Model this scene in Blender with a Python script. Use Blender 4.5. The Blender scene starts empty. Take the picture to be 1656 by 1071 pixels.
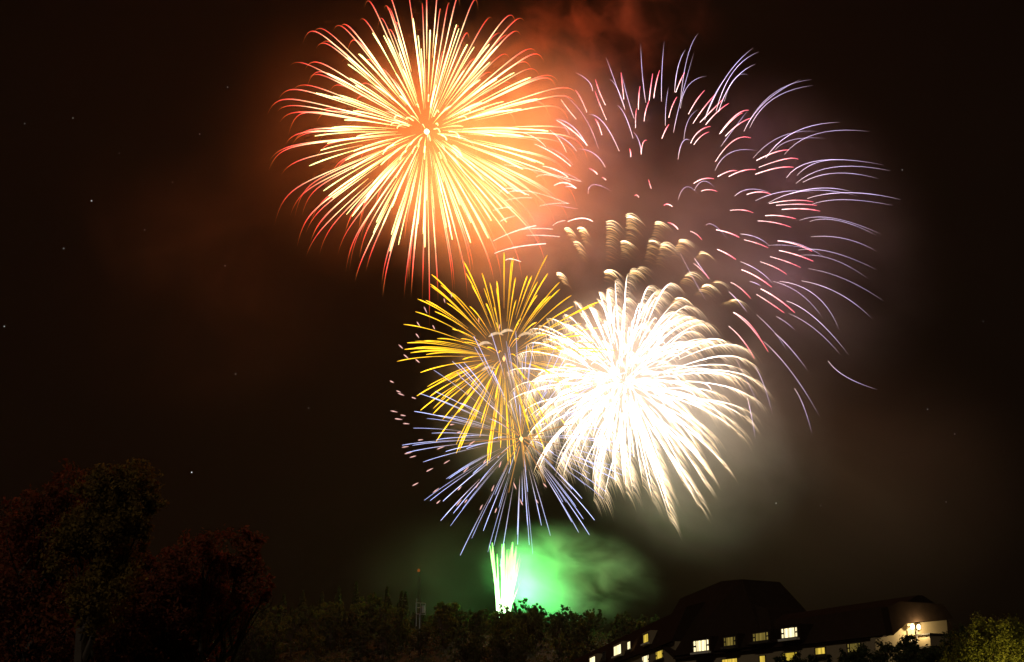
import bpy, math, random
from mathutils import Vector
import numpy as np
R = math.radians
random.seed(7)
rng = np.random.default_rng(7)
S = bpy.context.scene
COL = S.collection

# ------------------------------------------------------------------ camera, sky, exposure
F, CX, CY, PITCH = 2300.0, 828.0, 535.5, R(17)
CAM = Vector((0, 0, 1.6))
cd = bpy.data.cameras.new('camera'); cam = bpy.data.objects.new('camera', cd); COL.objects.link(cam)
cam.location = CAM; cam.rotation_euler = (R(90) + PITCH, 0, 0)
cd.sensor_width = 36; cd.lens = 36 * F / 1656; cd.clip_end = 20000
S.camera = cam
W = bpy.data.worlds.new('World'); S.world = W; W.use_nodes = True
wn = W.node_tree; bg = wn.nodes['Background']
sky = wn.nodes.new('ShaderNodeTexSky'); sky.sky_type = 'NISHITA'; sky.sun_disc = False
sky.sun_elevation = R(-9); sky.sun_rotation = R(160)
wn.links.new(sky.outputs[0], bg.inputs[0]); bg.inputs[1].default_value = 0.05
S.view_settings.view_transform = 'Standard'; S.view_settings.look = 'None'
S.view_settings.exposure = 0; S.view_settings.gamma = 1
ml = bpy.data.lights.new('added_fill_sun', 'SUN'); ml.energy = .40; ml.angle = R(.5); ml.color = (1, .9, .78)  # added dim fill light, brightens the near trees and hotel walls
mo = bpy.data.objects.new('added_fill_sun', ml); COL.objects.link(mo); mo.rotation_euler = (R(52), 0, R(-35))
cy = S.cycles
cy.max_bounces = 4; cy.diffuse_bounces = 2; cy.glossy_bounces = 2; cy.transmission_bounces = 2
cy.volume_bounces = 0; cy.transparent_max_bounces = 64
cy.use_denoising = True
cy.volume_max_steps = 192
cy.filter_width = 1.5
cy.use_light_tree = True

FWD = Vector((0, math.cos(PITCH), math.sin(PITCH))); RGT = Vector((1, 0, 0)); UP = Vector((0, -math.sin(PITCH), math.cos(PITCH)))
def ray(px, py): return FWD + RGT * ((px - CX) / F) + UP * ((CY - py) / F)
def at(px, py, Y):
    d = ray(px, py); return CAM + d * (Y / d.y)
def mpp(p): return (p - CAM).dot(FWD) / F          # metres per photo pixel at p
def on_plane(px, py, o, n):
    d = ray(px, py); t = (Vector(o) - CAM).dot(Vector(n)) / d.dot(Vector(n)); return CAM + d * t

# ------------------------------------------------------------------ helpers
def link(o, parent=None):
    COL.objects.link(o)
    if parent: o.parent = parent
    return o
def tag(o, label=None, cat=None, group=None, kind=None):
    if label: o['label'] = label
    if cat: o['category'] = cat
    if group: o['group'] = group
    if kind: o['kind'] = kind
    return o
def empty(name, loc, label, cat, group=None):
    o = bpy.data.objects.new(name, None); o.location = loc; o.empty_display_size = 2
    return tag(link(o), label, cat, group)
class MB:
    def __init__(s): s.v = []; s.f = []; s.c = []; s.m = []; s.mi = 0
    def face(s, pts, col=(1, 1, 1)):
        b = len(s.v); s.v += [tuple(p) for p in pts]; s.c += [col] * len(pts); s.f.append(tuple(range(b, b + len(pts)))); s.m.append(s.mi)
    def tube(s, pts, rad, cols, n=5):
        b = len(s.v); k = len(pts)
        for i, p in enumerate(pts):
            t = (pts[min(i + 1, k - 1)] - pts[max(i - 1, 0)]).normalized()
            a = t.cross(Vector((0.31, 0.2, 0.93)));  a = a.normalized() if a.length > 1e-4 else Vector((1, 0, 0))
            c = t.cross(a)
            for j in range(n):
                w = 2 * math.pi * j / n
                s.v.append(tuple(p + (a * math.cos(w) + c * math.sin(w)) * rad[i])); s.c.append(cols[i])
        for i in range(k - 1):
            for j in range(n):
                j2 = (j + 1) % n
                s.f.append((b + i*n + j, b + i*n + j2, b + (i+1)*n + j2, b + (i+1)*n + j)); s.m.append(s.mi)
        s.f.append(tuple(b + j for j in reversed(range(n)))); s.m.append(s.mi)
        s.f.append(tuple(b + (k-1)*n + j for j in range(n))); s.m.append(s.mi)
    def box(s, o, u, v, w):
        o, u, v, w = map(Vector, (o, u, v, w))
        P = [o, o+u, o+u+v, o+v, o+w, o+u+w, o+u+v+w, o+v+w]
        b = len(s.v); s.v += [tuple(p) for p in P]; s.c += [(1, 1, 1)] * 8
        for f in ((0,3,2,1),(4,5,6,7),(0,1,5,4),(1,2,6,5),(2,3,7,6),(3,0,4,7)): s.f.append(tuple(b+i for i in f)); s.m.append(s.mi)
    def prism(s, bottom, top):
        n = len(bottom); b = len(s.v); s.v += [tuple(p) for p in list(bottom) + list(top)]; s.c += [(1, 1, 1)] * 2 * n
        for i in range(n):
            j = (i+1) % n; s.f.append((b+i, b+j, b+n+j, b+n+i)); s.m.append(s.mi)
        s.f.append(tuple(b+i for i in reversed(range(n)))); s.f.append(tuple(b+n+i for i in range(n))); s.m += [s.mi]*2
    def mesh(s, name, mats, org=(0, 0, 0), colour=False, smooth=False):
        o = np.array(org); me = bpy.data.meshes.new(name)
        me.from_pydata((np.array(s.v) - o).tolist(), [], s.f)
        for m in (mats if isinstance(mats, list) else [mats]): me.materials.append(m)
        if isinstance(mats, list): me.polygons.foreach_set('material_index', s.m)
        if colour:
            a = me.color_attributes.new('glow', 'FLOAT_COLOR', 'POINT')
            c = np.ones((len(s.v), 4)); c[:, :3] = np.array(s.c); a.data.foreach_set('color', c.ravel())
        if smooth: me.polygons.foreach_set('use_smooth', [True] * len(me.polygons))
        me.update(); return me
    def build(s, name, mats, parent=None, org=None, **k):
        if org is None: org = tuple(parent.matrix_basis.translation) if parent and parent.type == 'EMPTY' else (0, 0, 0)
        return link(bpy.data.objects.new(name, s.mesh(name, mats, org, **k)), parent)

def new_mat(name):
    m = bpy.data.materials.new(name); m.use_nodes = True; m.node_tree.nodes.clear()
    out = m.node_tree.nodes.new('ShaderNodeOutputMaterial'); return m, m.node_tree, out
def solid(name, col, rough=0.8, var=0.25, scale=0.6, metal=0.0):
    m, t, out = new_mat(name); b = t.nodes.new('ShaderNodeBsdfPrincipled'); b.inputs['Roughness'].default_value = rough; b.inputs['Metallic'].default_value = metal; b.inputs['Specular IOR Level'].default_value = .5 if metal or rough < .5 else (0 if rough == 1 else .08)
    n = t.nodes.new('ShaderNodeTexNoise'); n.inputs['Scale'].default_value = scale; n.inputs['Detail'].default_value = 6
    g = t.nodes.new('ShaderNodeNewGeometry'); t.links.new(g.outputs['Position'], n.inputs['Vector'])
    mx = t.nodes.new('ShaderNodeMix'); mx.data_type = 'RGBA'
    mx.inputs[6].default_value = (*[c*(1-var) for c in col], 1); mx.inputs[7].default_value = (*[min(1, c*(1+var)) for c in col], 1)
    t.links.new(n.outputs[0], mx.inputs[0]); t.links.new(mx.outputs[2], b.inputs['Base Color']); t.links.new(b.outputs[0], out.inputs[0]); return m
def glow_mat(name='burning_star'):
    m, t, out = new_mat(name); e = t.nodes.new('ShaderNodeEmission'); a = t.nodes.new('ShaderNodeAttribute'); a.attribute_name = 'glow'
    t.links.new(a.outputs['Color'], e.inputs[0]); t.links.new(e.outputs[0], out.inputs[0]); m.cycles.emission_sampling = 'NONE'; return m
def add_glow_mat():
    m = glow_mat('thin_glowing_sparks'); t = m.node_tree; out = next(n for n in t.nodes if n.type == 'OUTPUT_MATERIAL'); e = next(n for n in t.nodes if n.type == 'EMISSION')
    tr = t.nodes.new('ShaderNodeBsdfTransparent'); ad = t.nodes.new('ShaderNodeAddShader'); t.links.new(e.outputs[0], ad.inputs[0]); t.links.new(tr.outputs[0], ad.inputs[1]); t.links.new(ad.outputs[0], out.inputs[0]); return m
def emit(name, col, st, sampling='NONE'):
    m, t, out = new_mat(name); e = t.nodes.new('ShaderNodeEmission'); e.inputs[0].default_value = (*col, 1); e.inputs[1].default_value = st
    t.links.new(e.outputs[0], out.inputs[0]); m.cycles.emission_sampling = sampling; return m
def curtain_mat(name, col, st, scale):
    m, t, out = new_mat(name); e = t.nodes.new('ShaderNodeEmission'); e.inputs[1].default_value = st
    n = t.nodes.new('ShaderNodeTexNoise'); n.inputs['Scale'].default_value = scale; n.inputs['Detail'].default_value = 3
    g = t.nodes.new('ShaderNodeNewGeometry'); mp = t.nodes.new('ShaderNodeMapping'); mp.inputs['Scale'].default_value = (1, 1, 0.05)
    r = t.nodes.new('ShaderNodeValToRGB'); r.color_ramp.elements[0].position = .35; r.color_ramp.elements[0].color = (*[c*.35 for c in col], 1)
    r.color_ramp.elements[1].position = .7; r.color_ramp.elements[1].color = (*col, 1)
    t.links.new(g.outputs['Position'], mp.inputs[0]); t.links.new(mp.outputs[0], n.inputs['Vector']); t.links.new(n.outputs[0], r.inputs[0])
    t.links.new(r.outputs[0], e.inputs[0]); t.links.new(e.outputs[0], out.inputs[0]); m.cycles.emission_sampling = 'NONE'; return m
def leaf_mat(name, c1, c2, trans=0.45):
    m, t, out = new_mat(name)
    d = t.nodes.new('ShaderNodeBsdfDiffuse'); tr = t.nodes.new('ShaderNodeBsdfTranslucent'); ms = t.nodes.new('ShaderNodeMixShader'); ms.inputs[0].default_value = trans
    g = t.nodes.new('ShaderNodeNewGeometry'); mx = t.nodes.new('ShaderNodeMix'); mx.data_type = 'RGBA'
    mx.inputs[6].default_value = (*c1, 1); mx.inputs[7].default_value = (*c2, 1)
    t.links.new(g.outputs['Random Per Island'], mx.inputs[0])
    for q in (d, tr): t.links.new(mx.outputs[2], q.inputs[0])
    t.links.new(d.outputs[0], ms.inputs[1]); t.links.new(tr.outputs[0], ms.inputs[2]); t.links.new(ms.outputs[0], out.inputs[0]); return m

def lamp(parent, loc, col, power, radius=0.15, name='light_source'):
    l = bpy.data.lights.new(name, 'POINT'); l.color = col; l.energy = power; l.shadow_soft_size = radius
    o = link(bpy.data.objects.new(name, l), parent)
    o.location = Vector(loc) - (parent.location if parent else Vector()); return o

GLOW = glow_mat(); GLOWA = add_glow_mat()
M_WALL = solid('cream_render_wall', (.24, .175, .095), .85, .15, .4)
M_ROOF = solid('dark_brown_roof', (.021, .012, .007), 1.0, .4, 1.2)
M_TRIM = solid('dark_trim', (.05, .04, .03), .6)
M_SILL = solid('pale_picket_and_lit_sill', (.55, .5, .4), .7)
M_METAL = solid('galvanised_metal', (.32, .34, .32), .6, .15, 2)
M_BARK = solid('bark', (.07, .05, .035), .9, .4, 3)
M_GROUND = solid('grassy_ground', (.02, .024, .012), .95, .5, .05)

# ------------------------------------------------------------------ ground and hill
HC, HR = (-40, 600), (330, 190)
def hill_z(x, y):
    q = ((x-HC[0])/HR[0])**2 + ((y-HC[1])/HR[1])**2
    return 51*math.exp(-1.5*q**1.5) + 1.2*math.sin(x*.05)*math.cos(y*.043)*math.exp(-q)
mb = MB(); N = 70
gx = np.linspace(-1, 1, N+1); xs = np.sign(gx)*np.abs(gx)**2.2*9000; ys = 500+np.sign(gx)*np.abs(gx)**2.2*9000
for y in ys:
    for x in xs: mb.v.append((x, y, -0.02)); mb.c.append((1,1,1))
for i in range(N):
    for j in range(N): a = i*(N+1)+j; mb.f.append((a, a+1, a+N+2, a+N+1)); mb.m.append(0)
tag(mb.build('ground', M_GROUND), 'dark grassy ground running to the horizon', kind='structure')
mb = MB(); N = 80
for i in range(N+1):
    for j in range(N+1):
        x = HC[0]-650+1300*j/N; y = HC[1]-420+840*i/N; mb.v.append((x, y, hill_z(x, y)-.3)); mb.c.append((1,1,1))
for i in range(N):
    for j in range(N): a = i*(N+1)+j; mb.f.append((a, a+1, a+N+2, a+N+1)); mb.m.append(0)
tag(mb.build('hill', M_GROUND, smooth=True), 'dark wooded hill under the fireworks', kind='structure')

# ------------------------------------------------------------------ fireworks
def sphere_dirs(n, jit=.6):
    ga = math.pi*(3-math.sqrt(5)); out = []; off = random.uniform(0, 6.28)
    for i in range(n):
        z = 1-2*(i+.5)/n + random.uniform(-jit, jit)/n*2; z = max(-1, min(1, z)); r = math.sqrt(1-z*z); a = ga*i+off+random.uniform(-jit, jit)*.12
        v = Vector((r*math.cos(a), z, r*math.sin(a))) + Vector((random.gauss(0,.05), random.gauss(0,.05), random.gauss(0,.05))); out.append(v.normalized())
    return out
def lerp3(stops, t):
    for (a, ca), (b, cb) in zip(stops, stops[1:]):
        if t <= b:
            w = (t-a)/max(b-a, 1e-6); return tuple(p+(q-p)*w for p, q in zip(ca, cb))
    return stops[-1][1]
def curve3(a, b, c, n):      # through a, b (middle), c
    q = b*2 - (a+c)*.5
    return [a*(1-t)**2 + q*2*t*(1-t) + c*t*t for t in [i/(n-1) for i in range(n)]]
class Burst:
    def __init__(s, name, px, py, Y, label):
        s.c = at(px, py, Y); s.s = mpp(s.c); s.px, s.py, s.Y = px, py, Y
        s.root = empty(name, s.c, label, 'firework'); s.trails = []
    def shell(s, px, py, Rpx, side):      # a pixel on the shell of radius Rpx, nearer or farther half
        d2 = ((px-s.px)**2 + (py-s.py)**2)/Rpx**2; z = math.sqrt(max(0, 1-d2))*Rpx*s.s*side
        p = at(px, py, s.Y); d = (p-CAM).normalized(); return p + d*z
    def add(s, pts, rad, cols, n=5, part='star_trail'):
        cols = [mul(c, random.uniform(.78, 1.2)) for c in cols]; rad = [q*random.uniform(.88, 1.1) for q in rad]
        L = sum((b-a).length for a, b in zip(pts, pts[1:])); s.trails.append((L*max(rad), pts, rad, cols, n, part))
    def finish(s, limit=100, extra=None, mat=None):
        mat = mat or GLOW
        tr = sorted(s.trails, key=lambda t: -t[0])
        for _, p, r, c, n, part in tr[:limit]:
            m = MB(); m.tube(p, r, c, n); m.build(part, mat, s.root, colour=True)
        rest = MB()
        for _, p, r, c, n, part in tr[limit:]: rest.tube(p, r, c, n)
        if rest.v: tag(rest.build('spark_mass', mat, s.root, colour=True), kind='stuff')
        rest = MB()
        for p, r, c, n in (extra or []): rest.tube(p, r, c, n)
        if rest.v: tag(rest.build('ember_mass', GLOWA, s.root, colour=True), kind='stuff')
def path(c, d, Rm, t0, t1, n, k=1.8, G=.12, wind=0.0, gp=2.2):
    out = []
    for i in range(n):
        t = t0+(t1-t0)*i/(n-1); f = (1-math.exp(-k*t))/(1-math.exp(-k))
        out.append(c + d*(Rm*f) + Vector((wind*Rm*t**2, 0, -G*Rm*t**gp)))
    return out
def mul(c, k): return tuple(x*k for x in c)

# --- A: pale gold burst with red tips
A = Burst('firework_burst', 690, 213, 620, 'large pale gold burst with red outer tips, highest at the upper left')
for d in sphere_dirs(185):
    R_ = 250*A.s*random.uniform(.93, 1.06); t0 = random.uniform(.07, .28); t1 = random.uniform(1.0, 1.26)
    P = path(A.c, d, R_*.97, t0, t1, 16, k=2.3, G=.085, gp=4.2); w = random.uniform(.42, .72)
    k = random.uniform(.7, 1.3)
    cs = [mul(lerp3([(0, (1.6, .9, .25)), (.15, (4, 3.0, 1.4)), (.28, (3.2, 2.3, 1.2)), (.38, (2.5, 1.2, .65)), (.5, (2.1, .42, .28)), (.68, (1.7, .12, .09)), (.84, (.85, .15, .03)), (.92, (.4, .11, .015)), (1, (.05, .02, .003))], i/15), k) for i in range(16)]
    rs = [A.s*w*lerp3([(0, (.5,)), (.3, (1.35,)), (.62, (1.3,)), (.8, (.8,)), (.88, (.6,)), (1, (.3,))], i/15)[0] for i in range(16)]
    A.add(P, rs, cs)
for d in sphere_dirs(120):
    R_ = 178*A.s*random.uniform(.9, 1.12); t0 = random.uniform(.12, .35)
    P = path(A.c, d, R_, t0, 1, 10, k=1.2, G=.05); w = random.uniform(.45, .78)
    cs = [mul(lerp3([(0, (.8, .8, .25)), (.2, (2.0, 2.2, .75)), (.7, (3.2, 3.4, 1.35)), (1, (3.2, 3.4, 1.3))], i/9), random.uniform(.9, 1.1)) for i in range(10)]
    A.add(P, [A.s*w*lerp3([(0, (.5,)), (.5, (1.2,)), (.93, (1.55,)), (1, (.9,))], i/9)[0] for i in range(10)], cs)
for i in range(26):      # small curled sparks near the heart
    d = Vector((random.gauss(0,1), random.gauss(0,1), random.gauss(0,1))).normalized(); r = random.uniform(20, 75)*A.s
    a = A.c+d*r; A.add(path(a, d, random.uniform(10, 24)*A.s, 0, 1, 7, G=.5), [A.s*.9]*7, [(4, 2.6, .9)]*7)
A.add([A.c+Vector((x*A.s, 0, 0)) for x in (-4.5, -2.5, 0, 2.5, 4.5)], [A.s*q for q in (.4, 3.2, 4.4, 3.2, .4)], [(8, 6, 3)]*5, 8, 'bright_core')
A.trails = [(q, p, w, [mul(c, .40) for c in cs], n, part) for q, p, w, cs, n, part in A.trails]      # additive sparks
A.finish(mat=GLOWA)

# --- B: violet and pink burst
B = Burst('firework_burst', 1085, 372, 670, 'wide sparse violet burst with short pink inner streaks, at the upper right')
c2 = lambda q: (880+q[0]/2.678, q[1]/2.678)
c3 = lambda q: (880+q[0]/2.678, 330+q[1]/2.678)
c1 = lambda q: (430+q[0]/2.232, q[1]/2.232)
V2 = '''440,445 425,320 418,190|508,440 510,310 520,178|350,475 305,350 267,247|235,645 170,500 75,405|185,632 125,550 50,515|325,655 255,530 190,497|210,395 190,350 135,315|385,600 350,500 315,455|420,665 410,610 385,570|390,515 360,420 335,315|350,470 315,380 280,342|525,545 528,450 540,375|560,575 590,440 648,230|590,440 620,250 668,145|565,400 580,290 612,215|590,470 625,370 705,330|605,605 625,520 668,475|695,520 790,330 905,208|745,480 820,310 930,225|755,485 820,350 915,278|780,440 825,340 885,326|700,500 745,400 790,335|765,635 820,560 885,475|885,530 1000,400 1160,345|865,570 960,440 1110,345|890,555 990,430 1165,370|905,685 1030,590 1190,570|960,685 1090,570 1280,530|1000,650 1080,605 1220,600|1040,670 1180,580 1410,570|740,740 810,660 930,655|1050,770 1200,695 1470,715|1090,795 1250,725 1500,740|1095,760 1180,705 1300,693|1120,790 1270,750 1450,775|1065,840 1200,815 1330,830|915,870 1040,830 1170,835|970,880 1150,825 1360,850|1140,860 1330,835 1545,865|1160,885 1300,865 1510,890|825,850 890,820 980,835|1105,955 1250,945 1460,1015|1150,960 1270,955 1440,1020|580,865 615,810 665,840|650,825 690,785 740,815|580,690 600,615 635,610|190,840 215,800 295,830|110,585 80,540 40,515|140,655 90,605 20,575|125,715 70,665 0,635|165,790 90,750 5,735|145,905 70,893 0,880|265,725 215,665 145,645'''
V3 = '''1155,142 1300,150 1440,205|850,130 920,145 975,180|970,180 1060,180 1170,200|1015,158 1120,180 1225,240|1100,200 1250,210 1440,285|1110,222 1250,240 1405,325|1145,280 1300,325 1470,420|1115,333 1280,390 1420,497|700,92 740,95 800,160|850,250 930,290 990,345|990,335 1110,390 1210,500|1020,335 1180,400 1280,550|1050,420 1180,500 1320,655|1060,475 1170,540 1285,655|890,335 920,345 940,357|1005,487 1050,515 1090,550|920,480 1000,560 1050,635|1000,560 1070,630 1140,720|950,595 1080,740 1195,925|1085,800 1125,880 1160,995|1230,680 1310,750 1445,805|800,380 840,420 880,470|590,215 650,330 705,425|650,235 690,290 720,330|910,700 950,780 990,915|830,670 890,790 945,900|880,840 900,930 915,1020'''
P2 = '''500,305 485,360 475,425|470,320 460,390 455,435|415,375 410,420 408,475|400,470 396,510 396,555|455,435 440,480 433,525|608,315 590,350 570,400|575,420 555,460 540,510|695,392 660,435 625,495|740,410 690,470 645,535|775,430 730,475 675,530|800,448 750,485 700,540|885,478 830,500 760,580|860,490 820,515 765,575|895,512 840,540 785,590|720,548 670,570 635,620|715,572 680,590 648,628|540,540 525,565 510,600|895,598 820,610 742,700|1060,650 1000,660 920,695|1100,690 1040,690 930,725|1080,725 1010,728 915,755|915,735 860,740 800,765|835,740 800,743 752,765|735,775 690,775 648,795|750,830 715,822 680,828|980,840 930,832 878,843|1165,875 1080,868 975,882|1180,890 1100,885 1005,890|1195,915 1120,905 1030,908|1090,948 1020,935 958,935|1070,985 1000,965 925,957|905,922 860,910 805,912|555,895 535,885 518,890|370,645 374,660 375,680|452,778 458,800 464,818|268,780 258,772 250,768|230,755 215,740 195,730|135,815 115,808 90,810|445,608 428,620 420,670|345,430 340,380 333,315|250,585 235,540 220,515|270,520 240,450 220,395|185,487 160,430 135,390|265,455 240,400 222,345|410,855 400,845 390,850'''
P3 = '''845,145 800,125 745,112|970,190 920,170 865,155|830,240 790,215 750,197|985,360 920,315 855,285|1160,205 1090,175 1012,160|1165,248 1090,220 1018,202|1110,275 1050,250 978,228|1050,305 1000,275 935,250|895,410 850,365 808,340|1085,470 1010,410 938,368|1040,472 980,430 920,392|970,640 900,540 820,470|935,580 880,510 820,470|910,670 860,590 800,530|683,155 660,132 633,118|715,325 680,285 648,258|580,110 560,90 535,80'''
P1 = '''1065,360 1095,400 1120,430|1050,435 1110,475 1160,525|1025,470 1060,505 1085,550|970,520 1040,555 1100,600|860,595 970,615 1135,655|975,640 1020,632 1100,655|890,690 970,695 1090,735|1035,815 1055,802 1080,797|820,870 900,835 975,815|920,830 980,825 1035,828|940,850 1000,850 1060,855|825,915 900,893 1010,880|1090,800 1140,788 1180,800|865,725 910,715 960,715|820,760 860,750 890,750|845,800 870,788 900,780|1040,670 1080,660 1120,680|985,745 1040,735 1095,735|870,700 900,690 950,705|840,700 870,680 910,690|930,480 975,500 1010,530|1000,600 1050,615 1090,640|865,940 885,935 920,945'''
def hand(txt, cv, kind):
    for q in txt.split('|'):
        a, b, c = [cv(tuple(map(float, w.split(',')))) for w in q.split()]
        side = random.choice((-1, 1))
        if kind == 'p' and math.hypot(a[0]-1085, a[1]-372) > math.hypot(c[0]-1085, c[1]-372): a, c = c, a
        RR = 370 if kind == 'v' else 255
        pts = curve3(B.shell(*a, RR, side), B.shell(*b, RR, side), B.shell(*c, RR, side), 11)
        if kind == 'v':
            dark = random.uniform(.55, 1.05)*(.75 if c[1] > 420 else 1)
            cs = [mul(lerp3([(0, (1.1, .8, .8)), (.3, (.9, .68, 1.0)), (.75, (.62, .5, .85)), (.9, (.45, .33, .45)), (1, (.1, .06, .06))], i/10), dark) for i in range(11)]
            rs = [B.s*lerp3([(0, (.25,)), (.2, (.46,)), (.7, (.36,)), (1, (.15,))], i/10)[0] for i in range(11)]
        elif kind == 'p':
            cs = [mul(lerp3([(0, (1.7, 1.15, 1.1)), (.35, (1.6, .7, .7)), (.8, (1.4, .25, .33)), (1, (.9, .13, .17))], i/10), random.uniform(.9, 1.1)) for i in range(11)]
            rs = [B.s*lerp3([(0, (.5,)), (.5, (.75,)), (1, (.45,))], i/10)[0] for i in range(11)]
        else:
            cs = [(1.3, .85, .75)]*11; rs = [B.s*lerp3([(0, (.5,)), (.5, (.85,)), (1, (.55,))], i/10)[0] for i in range(11)]
        B.add(pts, rs, cs)
hand(V2, c2, 'v'); hand(V3, c3, 'v'); hand(P2, c2, 'p'); hand(P3, c3, 'p'); hand(P1, c1, 'w')
B.finish(mat=GLOWA)

# --- C: white willow with feathered gold tips
Wt = Burst('firework_burst', 1008, 620, 600, 'dazzling white burst with drooping feathered gold ends, right of the yellow one')
ex = []
def feathers(P, n, lo, hi, ln, col, wdt, spread=1.0):
    for _ in range(n):
        f = random.uniform(lo, hi)*(len(P)-1); i = min(int(f), len(P)-2); p = P[i].lerp(P[i+1], f-i); t = (P[i+1]-P[i]).normalized()
        l = ln*random.uniform(.5, 1.2)*Wt.s; j = Vector((random.gauss(0,1), random.gauss(0,1), random.gauss(0,1)))*Wt.s*1.2*spread
        q = [p+j + t*l*.35*u + Vector((l*.55*u*spread, 0, -l*.8*u*u)) for u in (0, .25, .5, .75, 1)]
        k = random.uniform(.5, 1.2)
        ex.append((q, [Wt.s*wdt*z for z in (.5, 1, .9, .7, .3)], [mul(col, k*z) for z in (1.2, 1, .8, .5, .15)], 3))
for d in sphere_dirs(225, .9):
    R_ = 193*Wt.s*random.uniform(.82, 1.1)*(1.02 if d.x > 0 else .98); t1 = random.uniform(.88, 1.08)
    jc = Vector((random.gauss(0, 1), random.gauss(0, 1), random.gauss(0, 1)))*9*Wt.s
    if d.z < 0: R_ *= .93
    P = path(Wt.c+jc, d, R_, random.uniform(.06, .34), t1, 13, k=1.7, G=.17, wind=.04, gp=2.5); k = random.uniform(.75, 1.3)
    cs = [mul(lerp3([(0, (2.6, 2.1, 1.9)), (.3, (4.5, 4.0, 3.7)), (.7, (3.0, 2.5, 2.0)), (.9, (1.3, .95, .55)), (1, (.35, .22, .09))], i/12), k) for i in range(13)]
    rs = [Wt.s*.42*k*lerp3([(0, (.8,)), (.4, (1.9,)), (.8, (1.5,)), (1, (.4,))], i/12)[0] for i in range(13)]
    Wt.add(P, rs, cs)
    feathers(P, 34, .4, 1, 26, (.40, .29, .17), .33)
    feathers(P, 12, .15, .85, 15, (.8, .62, .46), .40)
for i in range(170):      # short hooked streaks around the heart
    d = Vector((random.gauss(0,1), random.gauss(0,1), random.gauss(0,1))).normalized(); a = Wt.c+d*random.uniform(5, 105)*Wt.s
    Wt.add(path(a, d, random.uniform(20, 45)*Wt.s, 0, 1, 7, G=.35), [Wt.s*z for z in (.5, 1, 1.1, 1.1, 1, .8, .4)], [(3, 2.3, 1.9)]*7)
Wt.finish(100, ex)

# --- D: feathered gold tufts above the white burst
T = Burst('firework_burst', 1010, 560, 640, 'ring of soft gold brush-like tufts fading above the white burst')
tufts = '''150,185,-.5,150,1.2|250,175,-.35,170,1.6|460,135,.02,330,1.0|610,85,.03,300,1.2|830,135,.28,150,.8|570,280,.03,150,1.0|775,270,.2,190,.9|870,300,.3,190,.8|1010,265,.5,170,.8|1160,360,.75,90,.7|450,500,.05,70,1.8|640,490,.15,120,.9|1060,515,.6,150,.6|1180,610,.75,110,.8|1270,580,1.3,60,.5|215,285,-.45,170,1.1|90,520,-.6,120,1.6|1400,715,1.2,130,.7|980,705,.8,120,1.2|700,470,.15,90,.6'''
exT = []
for q in tufts.split('|'):
    x, y, lean, ln, br = map(float, q.split(',')); px, py = 880+x/4.6, 330+y/4.6; ln /= 4.6
    side = random.choice((-1, 1))*random.uniform(.3, 1)
    p0 = T.shell(px, py, 240, side*.6); dz = Vector((math.sin(lean), 0, math.cos(lean)))*-1
    m = MB(); n = int(20+ln*.5)
    for i in range(n):
        u = (i+random.random())/n; u = u**1.3
        s0 = p0 + dz*(u*ln*T.s) + Vector((random.gauss(0, .9), random.gauss(0, 3), random.gauss(0, .5)))*T.s
        L = random.uniform(.55, 1.25)*(30 - 8*u)*T.s*(.8 if lean < -.2 else 1); up = random.uniform(.10, .20)*(1-u*.5)
        pts = [s0 + Vector((L*w*(.95 if lean > -.2 else .75), random.gauss(0, .1), L*(up*4*w*(1-w)*.9 - (.52+.12*u)*w**1.8))) for w in (0, .17, .34, .5, .67, .84, 1)]
        k = br*(.2+1.8*random.random()**2.2)*(1.8*math.exp(-5*u)+.62*(1-u)**.9)
        col = (.25, .15, .055) if u > .12 else (.42, .31, .17)
        m.tube(pts, [T.s*z for z in (.4, .7, .75, .62, .5, .35, .15)], [mul(col, k*z) for z in (1.1, 1.15, .95, .68, .4, .18, .03)], 3)
    m.build('gold_tuft', GLOWA, T.root, colour=True)

# --- E: yellow burst
Y_ = Burst('firework_burst', 815, 580, 590, 'bright yellow spiky burst left of the white one')
for d in sphere_dirs(165, .9):
    if d.x > .55 and d.z < -.1 and random.random() < .6: continue
    R_ = 170*Y_.s*random.uniform(.74, 1.04)*(1.18 if d.z > 0 else .95)
    P = path(Y_.c, d, R_, random.uniform(.1, .4), 1, 11, k=.8, G=.10); k = random.uniform(.8, 1.15)
    cs = [mul(lerp3([(0, (.7, .36, .06)), (.3, (1.4, .72, .05)), (.6, (2.0, 1.1, .04)), (.95, (2.2, 1.3, .06)), (1, (1.5, .85, .03))], i/10), k) for i in range(11)]
    Y_.add(P, [Y_.s*k*lerp3([(0, (.25,)), (.5, (.68,)), (.88, (.95,)), (1, (.4,))], i/10)[0] for i in range(11)], cs)
for i in range(5):      # pale curls at the heart
    px, py = [(790,545),(808,540),(778,600),(772,560),(838,545)][i]
    exy = [at(px+j*3, py-6*math.sin(j/3.0), 585) for j in range(9)]
    Y_.add(exy, [Y_.s*q for q in (.4, 1.5, 2.2, 2.4, 2.3, 2, 1.6, 1, .4)], [(.85, .6, .38)]*9)
Y_.add([Y_.c+Vector((0, 0, x*Y_.s)) for x in (-5, -2, 0, 2, 5)], [Y_.s*q for q in (.4, 2, 2.6, 2, .4)], [(1.8, 1, .35)]*5, 8, 'bright_core')
Y_.finish()

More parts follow.
